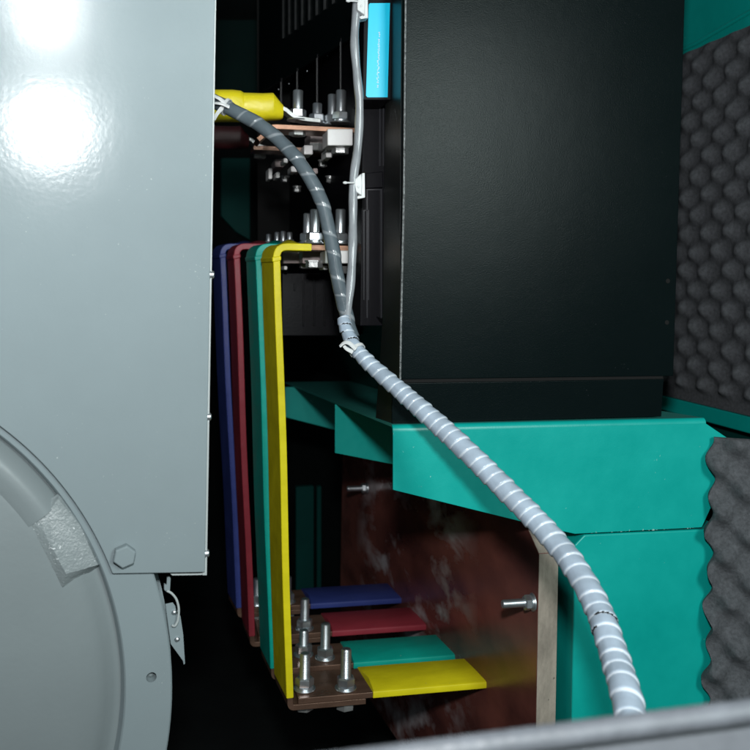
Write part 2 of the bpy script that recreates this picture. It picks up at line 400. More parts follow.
# latch clip on the rim
lt = lambda x, y: G(150 + x / 6.25, 560 + y / 6.25, -.022)
bm = B(); prism(bm, [lt(*q) for q in ((112, 328), (160, 318), (176, 340), (188, 395), (208, 400), (226, 520), (238, 708), (228, 714), (224, 690), (146, 582), (128, 450))], -nrm * .002)
clip = obj('latch_plate', bm, M['grey_paint'], al, bevel=.0005)
bm = B(); tube(bm, catmull([lt(120, 235) + nrm * .003, lt(150, 250) + nrm * .004, lt(180, 290) + nrm * .004, lt(194, 350) + nrm * .004, lt(188, 420) + nrm * .004, lt(170, 455) + nrm * .004, lt(155, 458) + nrm * .002], 8), .0013, 10); obj('wire_loop', bm, M['grey_edge'], clip)
for (x, y) in ((168, 378), (187, 550)):
    bm = B(); lathe(bm, lt(x, y), nrm, [(.003, 0), (.003, .001), (.0018, .0024), (.0004, .0028)], 14); obj('rivet', bm, M['steel'], clip)
bm = B(); prism(bm, [lt(*q) for q in ((122, 160), (134, 152), (146, 160), (142, 240), (120, 252), (104, 235), (104, 200), (120, 205))], -nrm * .004); obj('latch_hook', bm, M['grey_paint'], al, bevel=.0005)

# ------------------------------------------------------------------ busbars
COLS = ['yellow', 'green', 'red', 'blue']
Ys = [1.28, 1.40, 1.53, 1.66]
WID = .085
# front outline of each upright bar in pixels: top sleeve end, top bend, bottom bend, foot end
vb = {'yellow': ((312, 246), (276.5, 246.5), (290.5, 708.5), (366, 708)),
      'green':  ((300, 247), (258.5, 246.5), (274, 678), (345, 678)),
      'red':    ((285, 248), (236.5, 246), (252.5, 645), (325, 645)),
      'blue':   ((270, 249), (222.5, 246), (239.5, 616), (303, 616))}
TH = .0105
pos = {'yellow': 'foremost', 'green': 'second', 'red': 'third', 'blue': 'rearmost'}
FOOT = {}
for k, Y in zip(COLS, Ys):
    a, b, c, d = [P(x, y, Y) for x, y in vb[k]]
    a.z = b.z = b.z; d.z = c.z
    sh = Vector(({'yellow': -.0085, 'green': -.0078, 'red': -.006, 'blue': -.0105}[k], WID, 0))
    t = thing('upright_busbar', f'upright {k} sleeved copper busbar bent over at top and bottom, {pos[k]} of the four', 'busbar', c, 'upright coloured busbars')
    path = fillet([a, b, c, d], .017, 8)
    # sleeve: all but the copper foot
    ic = [i for i, p in enumerate(path) if p.z > c.z + .026]
    sl = path[:ic[-1] + 1]
    # a long straight run gets extra points with a slight hand-bent waver
    long_a, long_b = sl[-1], None
    end = Vector((c.x + (b.x - c.x) * .02, c.y, c.z + .016))
    j = ic[-1]
    top_pts = path[:j + 1]
    s0, s1 = path[j], path[j] + (c - b).normalized() * ((c.z + .014) - path[j].z) / (c - b).normalized().z
    mids = []
    for i in range(1, 13):
        f = i / 12; p = s0.lerp(s1, f); p.x += .0012 * math.sin(f * 7 + Y * 9) * math.sin(math.pi * f); mids.append(p)
    bm = B(); strip(bm, top_pts + mids, TH, sh); s = obj('insulating_sleeve', bm, SL[k], t, bevel=.0016, smooth=40)
    # wrinkled bead of shrink tube on the bend
    bm = B()
    wr = []
    for i in range(9):
        f = i / 8; q = a.lerp(b, .12 + .62 * f); hgt = .0078 * math.sin(math.pi * f) ** 1.5
        wr.append([q + Vector((0, .02, TH * .45)), q + Vector((0, .03, TH * .5 + hgt)) + sh * .35, q + Vector((0, .0, TH * .45)) + sh * .95])
    rings(bm, wr); obj('sleeve_wrinkle', bm, SL[k], s, smooth=80)
    bm = B(); q = path[1]
    cb = b + (c - b).normalized() * .019
    e = [cb + Vector((-TH * .68, -.0015, .004)), cb + Vector((TH * .6, -.0015, .006)), cb + Vector((TH * .62, -.0015, -.001)), cb + Vector((-TH * .6, -.0015, -.004))]
    prism(bm, e, sh + Vector((0, .003, 0))); obj('sleeve_lip', bm, SL[k], s, bevel=.002, smooth=60)
    # bare copper: terminal end at the top and foot at the bottom
    th = TH * .78
    te = P({'yellow': 361, 'green': 341, 'red': 322, 'blue': 305}[k], 247, Y); te.z = a.z
    bm = B(); strip(bm, [a + Vector((-.006, .002, 0)), te + Vector((0, .002, 0))], th, sh * .95); obj('copper_end', bm, M['copper'], t, bevel=.0008)
    fpath = [s1 + Vector((0, 0, .004))] + fillet([s1, c, d], .013, 8)[1:]
    bm = B(); strip(bm, [p + Vector((0, .001, 0)) for p in fpath], th, sh * .97); obj('copper_foot', bm, M['copper_old'], t, bevel=.0008)
    FOOT[k] = (c, d, sh, th)

# horizontal busbars lying on the feet and running to the laminate board
hx = {'yellow': (373, 486), 'green': (353, 450), 'red': (331, 423), 'blue': (309, 401)}
XB = P(486, 690, 1.28).x
KB = (P(401, 605, 1.66).x - XB) / .38
def XW_(y): return XB + KB * (y - 1.28)
for k, Y in zip(COLS, Ys):
    c, d, sh, th = FOOT[k]
    zt = c.z + th / 2 + .0004
    x0 = P(297 if k == 'yellow' else vb[k][2][0] + 4, 700, Y).x + .002
    xs = P(hx[k][0], 695, Y).x; xe = XW_(Y + .04) + .014
    t = thing('level_busbar', f'level {k} sleeved busbar running right into the brown laminate board', 'busbar', Vector((xs, Y, zt)), 'level coloured busbars')
    bm = B()
    zs = zt + .0052
    # sleeve with slightly curved cut end and rounded top
    rs = []
    n = 14
    for i in range(n + 1):
        f = i / n; x = xs + (xe - xs) * f
        wob = .0006 * math.sin(f * 9 + Y * 20)
        cur = (1 - f) ** 6
        y0, y1 = Y - .001, Y + WID + .001
        ring = []
        for (yy, zz) in ((y0, -.005), (y0 - .0008, 0), (y0, .0042), (y0 + .003, .0056), ((y0 + y1) / 2, .0060 + wob), (y1 - .003, .0056), (y1, .0042), (y1, -.005)):
            ff = (yy - y0) / (y1 - y0)
            ring.append(Vector((x + (0.006 * math.sin(ff * 3.1) - .006 * ff) * cur, yy, zs + zz)))
        rs.append(ring)
    rings(bm, rs); obj('insulating_sleeve', bm, SL[k], t, bevel=.0008, smooth=50)
    bm = B(); strip(bm, [Vector((x0, Y + .001, zt + th / 2)), Vector((xs + .02, Y + .001, zt + th / 2))], th, Vector((0, WID - .002, 0))); obj('copper_end', bm, M['copper_old'], t, bevel=.0008)

# bolts on the joints
jb = {'yellow': ((304.5, 689, 37), (345.5, 694, 41)), 'green': ((303.5, 655, 26), (325, 658, 36)), 'red': ((283, 628, 28), (304.5, 629, 31)), 'blue': ((257, 607, 26), (287, 603, 26))}
lab = {('yellow', 0): 'left steel bolt standing on the front copper joint, close to the yellow upright bar',
       ('yellow', 1): 'right steel bolt standing on the front copper joint, beside the yellow level bar',
       ('green', 0): 'half hidden steel bolt right behind the left bolt of the front joint',
       ('green', 1): 'tall steel bolt on the second copper joint, beside the green level bar',
       ('red', 0): 'steel bolt on the third copper joint, hidden behind the yellow upright bar',
       ('red', 1): 'steel bolt on the third copper joint, beside the red level bar',
       ('blue', 0): 'steel bolt seen through the gap between red and green upright bars',
       ('blue', 1): 'steel bolt on the rearmost copper joint, beside the blue level bar'}
for k, Y in zip(COLS, Ys):
    c, d, sh, th = FOOT[k]; zt = c.z + th * 1.5 + .0008
    for i, (x, y, hh) in enumerate(jb[k]):
        p = PZ(x, y, zt); p.y = min(max(p.y, Y + .02), Y + WID - .02)
        q = P(x, y, p.y); p.x = q.x; p.z = zt
        bolt(p, (0, 0, 1), .0078, hh * Y / F, lab[(k, i)], 'bolts on the copper joints', nut_r=.0138, nut_h=.0125, dn=th * 2 + .0018)

# ------------------------------------------------------------------ laminate board
Yf = 1.125
XB2 = XW_(Yf)
bb = thing('laminate_board', 'dark red brown laminate board with grey scuffs and a raw sawn front edge', 'board', Vector((XB2, Yf, .3)))
zt_ = PX(545, 556, XB2).z
zt_front = P(546, 556, PX(546, 556, XB2).y).z
bz0 = .12
def XYZ(y, z): return Vector((XW_(y), y, z))
yF = Yf
poly = [XYZ(yF, bz0), XYZ(yF, zt_front - .004), XYZ(yF + .045, zt_front + .03), XYZ(2.08, zt_front + .055), XYZ(2.08, bz0)]
bm = B(); prism(bm, poly, Vector((.028, 0, 0))); brd = obj('board', bm, M['bakelite'], bb, bevel=.0006)
bm = B(); box(bm, (XB2 + .0004, yF - .0012, bz0 + .001), (XB2 + .0278, yF + .0002, zt_front - .0045)); obj('sawn_edge', bm, M['bakelite_edge'], bb)
bm = B(); prism(bm, [p + Vector((.0004, 0, .0008)) for p in (XYZ(yF + .0005, zt_front - .0045), XYZ(yF + .045, zt_front + .0292), XYZ(yF + .045, zt_front + .0302), XYZ(yF + .0005, zt_front - .0035))], Vector((.0274, 0, 0))); obj('sawn_top_edge', bm, M['bakelite_edge'], bb)

def side_bolt(px, py, ln, r, label):
    p = PP(px, py, Vector((XB, 1.28, 0)), Vector((1, -KB, 0)).normalized()); p.x -= .0006
    return bolt(p, (-1, 0, 0), r, ln, label, 'bolts through the laminate board', nut_r=r * 1.8, nut_h=r * 1.5, head=False)
side_bolt(534, 602, .045, .0058, 'shiny steel bolt pointing left out of the laminate board near its sawn edge')
side_bolt(368, 488, .045, .0058, 'small steel bolt far back in the dark, pointing left under the green shelf')

# ------------------------------------------------------------------ green shelf with front apron, gussets and post
sf = thing('equipment_shelf', 'bright teal green steel shelf and post carrying the black cabinet', 'shelf', P(575, 533, 1.1))
YA = 1.10
tl = P(393, 427.5, YA); tr = P(690, 419, YA); ztop = tl.z
def A(x, y, Y=YA): return P(x, y, Y)
# apron sheet with rounded fold at the top
apr = [(393, 431), (393, 490), (545, 527.5), (575, 534), (702, 527.5), (728, 470), (729, 439), (706, 423.5)]
bm = B(); prism(bm, [A(x, y) for x, y in apr], Vector((0, .003, 0))); obj('front_apron', bm, M['teal'], sf, bevel=.0008)
zb = ztop
# fold: quarter round from apron up to the top sheet
bm = B(); rs = []
r = .007
xl = tl.x; xr = A(706, 422).x
for i in range(7):
    t = R(90) * i / 6
    y = YA + r - r * math.cos(t)
    def zz(x): 
        f = (x - xl) / (xr - xl); return A(393, 431).z + (A(706, 423.5).z - A(393, 431).z) * f
    rs.append([Vector((xl, y, zz(xl) + r * math.sin(t))), Vector((xr, y, zz(xr) + r * math.sin(t))), Vector((xr, y + .003, zz(xr) + r * math.sin(t) - .003)), Vector((xl, y + .003, zz(xl) + r * math.sin(t) - .003))])
rings(bm, rs, cap=True)
zl, zr = zz(xl) + r, zz(xr) + r
obj('folded_edge', bm, M['teal'], sf)
YB = 2.15
lb = P(285, 382, YB)
bm = B()
a0, a1, a2, a3 = Vector((xl, YA + r, zl)), Vector((xr, YA + r, zr)), Vector((xr + .02, YB, zr - (zl - lb.z))), lb
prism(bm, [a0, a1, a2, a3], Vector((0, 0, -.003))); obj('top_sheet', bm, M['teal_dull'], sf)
for (Y2, q) in ((1.49, ((335, 404.5), (335, 453), (402, 466), (470, 480), (470, 404.5))), (2.0, ((285, 384), (285, 417), (340, 431), (400, 440), (400, 384)))):
    pts = [P(x, y, Y2) for x, y in q]
    for p in (pts[0], pts[-1]): p.z = zl - (zl - lb.z) * (Y2 - YA - r) / (YB - YA - r) - .0036
    bm = B(); prism(bm, pts, Vector((0, .003, 0))); obj('gusset', bm, M['teal'], sf, bevel=.0006)
# post
bm = B(); p1, p2 = A(575, 536, YA + .003), A(726, 528.5, YA + .003); zb = p1.z
x0p, x1p = p1.x, p2.x
prism(bm, [Vector((x0p, YA + .003, 0)), Vector((x1p, YA + .003, 0)), Vector((x1p, YA + .003, p2.z)), Vector((x0p + .014, YA + .003, p1.z + .001)), Vector((x0p, YA + .003, p1.z - .012))], Vector((0, .10, 0)))
obj('post', bm, M['teal'], sf, bevel=.0025)
# weld beads in the seam between apron and post
bm = B(); rw = [random.uniform(.0003, .0006) if random.random() < .7 else random.uniform(.0009, .0020) for _ in range(91)]
tube(bm, [A(588 + 112 * i / 90, 532.2 - 5.2 * i / 90 + random.uniform(-.4, .4), YA + .0015) for i in range(91)], lambda f: rw[int(round(f * 90))], 8)
obj('weld_bead', bm, mat('weld_spatter', (.35, .6, .55), .5), sf)

# ------------------------------------------------------------------ black cabinet
YC = 1.118
cb = thing('switch_cabinet', 'big black powder coated steel cabinet standing on the green shelf', 'cabinet', P(530, 420, YC))
XL = P(403, 200, YC); 
def C(x, y, Y=YC): return P(x, y, Y)
zft = C(530, 377).z
bm = B()
prism(bm, [C(407.5, -150), C(691, -150), C(685, 0), C(673.5, 376), C(400.5, 379.5), C(404.5, 190)], Vector((0, .0025, 0))); obj('side_panel', bm, M['black'], cb, bevel=.0012)
# worn folded edge, its bright highlight put into the colour
bm = B(); tube(bm, [C(407, -150, YC + .0012), C(404, 190, YC + .0012), C(401, 330, YC + .0012), C(400.3, 379, YC + .0012)], .0014, 10); obj('worn_highlit_edge', bm, M['edge'], cb)
# skirt below the fold
bm = B(); prism(bm, [C(400, 383, YC - .001), C(664, 379, YC - .001), C(661.5, 416.5, YC - .001), C(392, 424, YC - .001), C(392, 384, YC - .001)], Vector((0, .004, 0))); obj('skirt', bm, M['black'], cb, bevel=.0012)
bm = B(); prism(bm, [C(400, 378.8, YC + .002), C(663, 375, YC + .002), C(663, 381, YC + .002), C(398, 385, YC + .002)], Vector((0, .004, 0))); obj('fold_groove', bm, M['hole'], cb)
for (x, y) in ((668, 281), (667, 322.5)):
    bm = B(); lathe(bm, C(x, y, YC - .0006), (0, 1, 0), [(.0030, 0), (.0032, .0002), (.0022, .00021), (.0022, .0004)], 16); obj('rivet_hole', bm, M['hole'], cb)
# left side: jamb strip receding, opening frame, sill below, top louvred cover, rear wall
XJ = C(401, 200).x - .0015
yj = 1.235
bm = B(); jl = [C(402.5, -150, YC + .004), C(400.8, 100, YC + .004), C(399.5, 380, YC + .004), C(392, 424, YC + .004)]
jr = [P(388, -150, 1.2), P(385, 100, 1.2), P(382.5, 320, 1.2), P(375.5, 420, 1.2)]
for i in range(3): bm.faces.new([bm.verts.new(p) for p in (jl[i], jl[i + 1], jr[i + 1], jr[i])])
bmesh.ops.remove_doubles(bm, verts=bm.verts, dist=1e-6)
g = bmesh.ops.extrude_face_region(bm, geom=bm.faces[:]); bmesh.ops.translate(bm, verts=[v for v in g['geom'] if isinstance(v, bmesh.types.BMVert)], vec=(.004, .0035, 0))
obj('door_jamb', bm, mat('black_satin_jamb', (.006, .0075, .008), .38, bump=[(620, .3, .0012)], var=.4, vscale=9, spec=.3), cb, bevel=.0006)
# lower closed part of the left wall
bm = B(); sn = Vector((1, 0, 0)).cross(Vector((0, YB - YA - r, lb.z - zl))).normalized()
lw = [P(382.5, 319, 1.205), PP(376.5, 389, a0, sn), PP(283, 361.5, a0, sn), P(284, 285, 2.05)]
prism(bm, lw, Vector((.004, .0, 0))); obj('lower_side_wall', bm, M['black'], cb)
# rear wall and roof of the compartment, its dark depth put into the colour
bm = B(); prism(bm, [P(257, -60, 2.1), P(258, 300, 2.1), P(420, 300, 2.1), P(420, -60, 2.1)], Vector((0, .004, 0))); obj('rear_wall', bm, M['hole'], cb)
# louvred cover (slots cut as real gaps)
bm = B()
def LV(u, v):    # u along the cover 0 far .. 1 near, v up 0..1
    lo_ = P(259, 93, 1.98).lerp(P(351, 38, 1.30), u); hi_ = P(259, -150, 1.98).lerp(P(351, -260, 1.30), u)
    return lo_.lerp(hi_, v)
def quad(a, b, c, d): bm.faces.new([bm.verts.new(p) for p in (a, b, c, d)])
us = [0, .345]; sw = .020
cen = [.352 + i * .0735 for i in range(9)]
edges = [0.0]
for c_ in cen: edges += [c_ - sw * .5, c_ + sw * .5]
edges.append(1.0)
v0, v1 = .155, .62
for i in range(len(edges) - 1):
    a, b = edges[i], edges[i + 1]
    quad(LV(a, 0), LV(b, 0), LV(b, v0), LV(a, v0)); quad(LV(a, v1), LV(b, v1), LV(b, 1), LV(a, 1))
    if i % 2 == 0: quad(LV(a, v0), LV(b, v0), LV(b, v1), LV(a, v1))
bmesh.ops.remove_doubles(bm, verts=bm.verts, dist=1e-5)
bmesh.ops.recalc_face_normals(bm, faces=bm.faces)
g = bmesh.ops.extrude_face_region(bm, geom=bm.faces[:]); bmesh.ops.translate(bm, verts=[v for v in g['geom'] if isinstance(v, bmesh.types.BMVert)], vec=(.004, .004, 0))
lou = obj('louvred_cover', bm, M['black'], cb)
for c_ in cen:    # bright folded lips inside the slots
    bm = B(); a, b = LV(c_ - sw * .45, v0), LV(c_ + sw * .4, v0); c2, d2 = LV(c_ + sw * .4, v1), LV(c_ - sw * .45, v1); o_ = Vector((-.0015, -.0015, 0))
    prism(bm, [a + o_, b + o_, c2 + o_, d2 + o_], Vector((.001, .001, 0))); obj('louvre_lip', bm, M['steel_dull'] if False else mat('louvre_grey', (.11, .115, .115), .45, var=.3, vscale=60), lou)
for (x, y) in ((250 + 215 / 7.5, 80 + 60 / 7.5), (250 + 292 / 7.5, 617 / 7.5), (250 + 428 / 7.5, 522 / 7.5), (250 + 582 / 7.5, 408 / 7.5)):
    bm = B(); bmesh.ops.create_icosphere(bm, subdivisions=2, radius=.0014, matrix=Matrix.Translation(P(x, y + 1.5, 1.5))); obj('cover_screw', bm, M['steel'], lou)

# ------------------------------------------------------------------ circuit breaker inside the cabinet
br = thing('circuit_breaker', 'black circuit breaker inside the cabinet with white terminal blocks and a blue sticker', 'circuit breaker', P(372, 320, 1.25))
YBk = 1.238
bm = B(); prism(bm, [P(364, -60, YBk), P(362.5, 120, YBk), P(360, 326, YBk), P(399, 326, YBk), P(404, -60, YBk)], Vector((0, .8, 0))); obj('moulded_body', bm, M['black_in'], br, bevel=.0012)
# recessed mouldings on its front: raised frames
def frame_ridge(x0, y0, x1, y1, w_=1.3):
    for q in (((x0, y0), (x0 + w_, y0), (x0 + w_, y1), (x0, y1)), ((x1 - w_, y0), (x1, y0), (x1, y1), (x1 - w_, y1)), ((x0 + w_, y0), (x1 - w_, y0), (x1 - w_, y0 + w_), (x0 + w_, y0 + w_))):
        prism(bm, [P(x, y, YBk - .003) for x, y in q], Vector((0, .0032, 0)))
bm = B(); frame_ridge(366.5, 189, 382, 318); frame_ridge(379.5, 98, 384, 166, 1.0); frame_ridge(363.5, 210, 369, 300, .9)
obj('moulded_ridge', bm, mat('black_gloss_plastic', (.02, .021, .026), .3, var=.2), br)
bm = B(); prism(bm, [P(x, y, YBk - .006) for x, y in ((366, 173), (383, 171.5), (383, 187.5), (366, 188.5))], Vector((0, .006, 0))); obj('latch_block', bm, M['black_in'], br, bevel=.001)
for i in range(4):    # dim phase barriers; light on their front edges painted as grey strips
    Yb = 1.335 + .125 * i
    bx = [340.5, 317, 297, 281][i]; ty = [42, 58, 72, 82][i]
    bm = B(); prism(bm, [P(bx, ty - 4, Yb), P(bx, [93, 106, 94, 104][i], Yb), P(bx + 1.2, [93, 106, 94, 104][i], Yb), P(bx + 1.2, ty - 4, Yb)], Vector((0, .003, 0))); pb = obj('phase_barrier', bm, M['black_in'], br)
    bm = B(); prism(bm, [P(bx - .55, ty, Yb - .0005), P(bx + .45, ty, Yb - .0005), P(bx + .45, [92.5, 105.5, 93.5, 103.5][i], Yb - .0005), P(bx - .55, [92.5, 105.5, 93.5, 103.5][i], Yb - .0005)], Vector((0, .0030, 0))); obj('painted_edge_light', bm, mat('barrier_edge_glint', (.04, .042, .042), .4, var=.5, vscale=120), pb)
# white and greyed terminal blocks, upper and lower row, four phases deep
upper = [((327.5, 353, 128.8, 145.5), 1.272, 'w'), ((304, 313, 145, 154.5), 1.37, 'w'), ((326, 333, 149, 157.5), 1.35, 'w'), ((275, 284, 159, 167), 1.55, 'b'), ((310, 330, 133, 150), 1.40, 'b'), ((291, 297, 166, 172), 1.45, 'w'), ((268.5, 272.5, 168, 179), 1.5, 'w'), ((283.5, 288, 158, 163), 1.42, 'w'), ((276, 280, 172, 178), 1.48, 'w'), ((299, 302, 158, 171), 1.44, 'b'), ((313, 318, 168, 174), 1.4, 'b')]
lower = [((325, 363, 250.5, 263.5), 1.272, 'w'), ((302.5, 323.5, 251, 263.5), 1.36, 'b'), ((283, 301.5, 251, 263.5), 1.40, 'b'), ((284, 287.5, 266, 270), 1.40, 'w'), ((323.5, 328, 265.5, 270), 1.33, 'w')]
for (x0, x1, y0, y1), Y, kd in upper + lower:
    bm = B(); prism(bm, [P(x0, y0, Y), P(x0, y1, Y), P(x1, y1, Y), P(x1, y0, Y)], Vector((0, .045 if kd == 'w' else .06, 0)))
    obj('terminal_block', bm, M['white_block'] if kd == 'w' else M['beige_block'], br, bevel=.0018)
# moulded lower housing under the terminals, with ribs
gp = mat('black_satin_plastic', (.004, .004, .0055), .35, bump=[(200, .15, .001)], var=.25, vscale=25, spec=.12)
bm = B(); prism(bm, [P(282, 273, 1.46), P(282, 336, 1.46), P(361, 336, 1.46), P(361, 273, 1.46)], Vector((0, .4, 0))); lh = obj('lower_housing', bm, gp, br, bevel=.0015)
for (x, y0, y1) in ((294, 284, 291), (303, 278, 326), (313.5, 278, 326), (324, 278, 326), (334, 278, 326)):
    bm = B(); prism(bm, [P(x, y0, 1.456), P(x, y1, 1.456), P(x + 1.6, y1, 1.456), P(x + 1.6, y0, 1.456)], Vector((0, .006, 0))); obj('rib', bm, gp, lh, bevel=.0006)
# sticker on its carrier plate
bm = B(); prism(bm, [P(364.5, -40, 1.17), P(362.6, 100, 1.17), P(391, 100, 1.17), P(394, -40, 1.17)], Vector((0, .07, 0))); car = obj('carrier_plate', bm, M['black_in'], br, bevel=.001)
bm = B(); pts = [P(x, y, 1.1692) for x, y in ((368.8, 4.6), (370, 3.2), (390, 3.0), (387.6, 97.3), (367.6, 97.3), (366, 95.6))]
prism(bm, pts, Vector((0, .0006, 0))); stk = obj('sticker', bm, M['sticker'], car)
stk['label'] = 'cyan blue sticker with a line of tiny white print running up it'
bm = B()   # the print is too small to read: a row of tiny letter strokes
y = 87.5
while y > 33:
    hgt = random.uniform(.9, 1.5); f = (y - 33) / 55; xc = 379.0 - 2.0 * f
    for s in range(random.choice((1, 2, 2))):
        dx = random.uniform(-.9, .5)
        ww = random.uniform(.7, 1.5)
        prism(bm, [P(xc + dx, y, 1.1689), P(xc + dx + ww, y, 1.1689), P(xc + dx + ww, y - hgt * .6, 1.1689), P(xc + dx, y - hgt * .6, 1.1689)], Vector((0, .0002 + .00002 * s, 0)))
        y -= hgt * .35
    y -= hgt * .75 if random.random() > .12 else 2.2
bmesh.ops.translate(bm, verts=bm.verts, vec=(0, 0, 0))
obj('printed_line', bm, M['ink'], stk, smooth=0)

# upper copper links, one per phase
lk_lab = ['nearest bare copper link at the top, bent down at its left end', 'second copper link in the dark behind the nearest one']
lk0 = None
pts = [P(258, 140, 1.28), P(272, 127, 1.28), P(276, 126.5, 1.28), P(360, 130.5, 1.28)]
for i, l in enumerate(lk_lab):
    dlt = Vector((-.020, .135, -.012 if i else 0)) * i
    bm = B(); strip(bm, [p + dlt for p in (fillet(pts, .006, 4) if i == 0 else pts[2:])], .0072, Vector((0, .05, 0)))
    tag(obj('copper_link', bm, M['copper'] if i == 0 else M['copper_old'], None, bevel=.0008), l, 'copper link', 'copper links on the upper terminals')

# studs with nuts on the terminals
def stud(px, py, Y, up, label, grp, r=.0075, dn=.02):
    p = P(px, py, Y); return bolt(p, (0, 0, 1), r, up * Y / F, label, grp, nut_r=r * 1.68, nut_h=r * 1.6, dn=dn, stud=True)
gu, gl = 'studs on the upper terminals', 'studs on the lower terminals'
stud(297.5, 121, 1.305, 31, 'left stud with nut on the nearest upper copper link, beside the yellow boot', gu, dn=.011)
stud(340.5, 123.5, 1.305, 34, 'right stud with nut on the nearest upper copper link, above the white block', gu, dn=.034)
stud(317, 125, 1.40, 22, 'short stud in the middle, between the left and right upper studs', gu, dn=.030)
stud(332, 126, 1.40, 32, 'upper stud half hidden right behind the right one', gu, dn=.035)
stud(314.5, 244, 1.31, 35, 'left front stud on the lower terminals above the yellow bar end', gl, dn=.024)
stud(340, 244.5, 1.31, 36, 'right front stud on the lower terminals beside the spiral hose', gl, dn=.032)
stud(307.5, 244, 1.42, 31, 'lower terminal stud half hidden behind the left front one', gl, dn=.028)
for (x, y, Y, u, l) in ((289.5, 243, 1.50, 9, 'small stud end just left of the lower studs, behind the yellow bar top'), (283.0, 244, 1.56, 11, 'second small stud end behind the yellow bar top'), (277.0, 244, 1.60, 10, 'third small stud end behind the green bar top'), (268.5, 244, 1.68, 8, 'leftmost tiny stud end behind the green bar top')):
    stud(x, y + 4, Y, u + 6, l, gl, r=.0048, dn=.02)
# dim hardware lower in the dark between the two rows
for i, (x, y, Y, l) in enumerate(((272, 150, 1.48, 'dull bolt head hanging under the dark red boot'), (330, 176, 1.5, 'tiny bolt end in the dark right of the hose bend'), (323, 160, 1.45, 'dull bolt end under the second white block'), (297, 186, 1.62, 'tiny bolt end low in the dark left of the hose'), (285, 176, 1.62, 'tiny bolt end in the dark, left of the hose middle'))):
    if i == 0: bolt(P(x - 12, y, Y), (0, 0, -1), .006, .014, l, 'bolt ends in the dark terminal space', head=False, stud=True, dull=True)
    else: bolt(P(x, y, Y), (0, 0, -1), .004, .012, l, 'bolt ends in the dark terminal space', head=False, stud=True, dull=True)

# ------------------------------------------------------------------ power cables with soft boots
def cable(dl, mb, label, lug_m):
    t = thing('power_cable', label, 'cable', P(240, 107, 1.30) + dl, 'power cables with coloured boots')
    Yc = 1.30
    ctr = [P(205, 106, Yc), P(214, 106, Yc), P(232, 106, Yc), P(240, 106.5, Yc), P(243, 107, Yc), P(262, 107.5, Yc), P(272, 107, Yc), P(272.6, 107.2, Yc), P(280, 111.3, Yc), P(282.6, 112, Yc)]
    rad = [15.4, 15.4, 15.4, 15.0, 13.7, 13.6, 13.5, 13.3, 8.6, 6.8]
    bm = B(); rs = []
    for p, r_ in zip(ctr, rad):
        q = r_ * Yc / F
        se = lambda c_: math.copysign(abs(c_) ** .72, c_)
        rs.append([p + dl + Vector((0, se(math.cos(a)) * q * 1.05, se(math.sin(a)) * q)) for a in [2 * math.pi * k / 32 for k in range(32)]])
    rings(bm, rs); o = obj('soft_boot', bm, mb, t, smooth=24)
    bm = B(); strip(bm, [p + dl + Vector((0, -.008, 0)) for p in catmull([P(280, 108, Yc), P(286, 111, Yc), P(293, 116.5, Yc), P(302, 119.5, Yc), P(320, 121.5, Yc)], 6)], .0062, Vector((0, .026, 0))); obj('cable_lug', bm, lug_m, t, bevel=.001, smooth=60)
    return t
cable(Vector((0, 0, 0)), M['boot_yellow'], 'thick cable end in a bright yellow soft boot with a silver lug', M['steel_dull'])
cable(Vector((-.028, .25, -.008)), M['boot_red'], 'cable end in a dark red boot, dim below the yellow one', M['steel_dull'])

# ------------------------------------------------------------------ hoses
def spiral(name, label, cat, pts, r0, pitch, h, m, n=36, start=0.0, gap=None):
    path, L = resample(catmull(pts, 24), pitch / 16)
    fr = tube_frames(path); bm = B(); uvl = bm.loops.layers.uv.new('turns')
    st = L / (len(path) - 1); vr = []; turn = []
    for i, (p, (u, v, t)) in enumerate(zip(path, fr)):
        rowv = []; rowt = []
        for k in range(n):
            a = 2 * math.pi * k / n; s = i * st
            # turns are laid a little unevenly
            tr = (s * 1.12 - .2 * s * s / L + .18 * pitch * math.sin(s * 37) + .12 * pitch * math.sin(s * 91)) / pitch + k / n + start
            f = tr - math.floor(tr)
            up = f if f < .9 else (1 - f) * 9      # each turn rises to its free edge, then drops
            rr = (r0(i / (len(path) - 1)) if callable(r0) else r0) + h * (up - .45) + .0003 * math.sin(math.floor(tr) * 2.4)
            rowv.append(bm.verts.new(p + (u * math.cos(a) + v * math.sin(a)) * rr)); rowt.append(tr)
        vr.append(rowv); turn.append(rowt)
    for i in range(len(path) - 1):
        for k in range(n):
            k2 = (k + 1) % n
            f = bm.faces.new((vr[i][k], vr[i][k2], vr[i + 1][k2], vr[i + 1][k]))
            sh_ = 1 if k2 == 0 else 0      # continue the helix across the seam
            if gap and math.floor(turn[i][k]) in gap and turn[i][k] % 1 > .90: f.material_index = 1
            for lp, tv in zip(f.loops, (turn[i][k], turn[i][k2] + sh_, turn[i + 1][k2] + sh_, turn[i + 1][k])): lp[uvl].uv = (tv, 0)
    bm.faces.new(vr[0][::-1]); bm.faces.new(vr[-1])
    return tag(obj(name, bm, m, None, smooth=60), label, cat)
HP = [P(*q) for q in ((343, 318, 1.115), (348, 334, 1.105), (357, 350, 1.09), (372, 366, 1.07), (404, 394, 1.035), (440, 426, .995), (475, 459, .955), (511, 495, .915), (545, 530, .875), (574, 566, .83), (598, 609, .78), (614, 655, .73), (626, 695, .685), (634, 730, .65), (640, 760, .62))]
spiral('spiral_wrapped_hose', 'pale grey spiral wrapped hose sweeping down to the lower right in front of the shelf', 'hose', HP,
       lambda f: .0080 + .0038 * min(1, f * 3.2) + .0012 * f, .0128, .0015, [M['wrap'], M['hole']], gap={1, 3, 37})
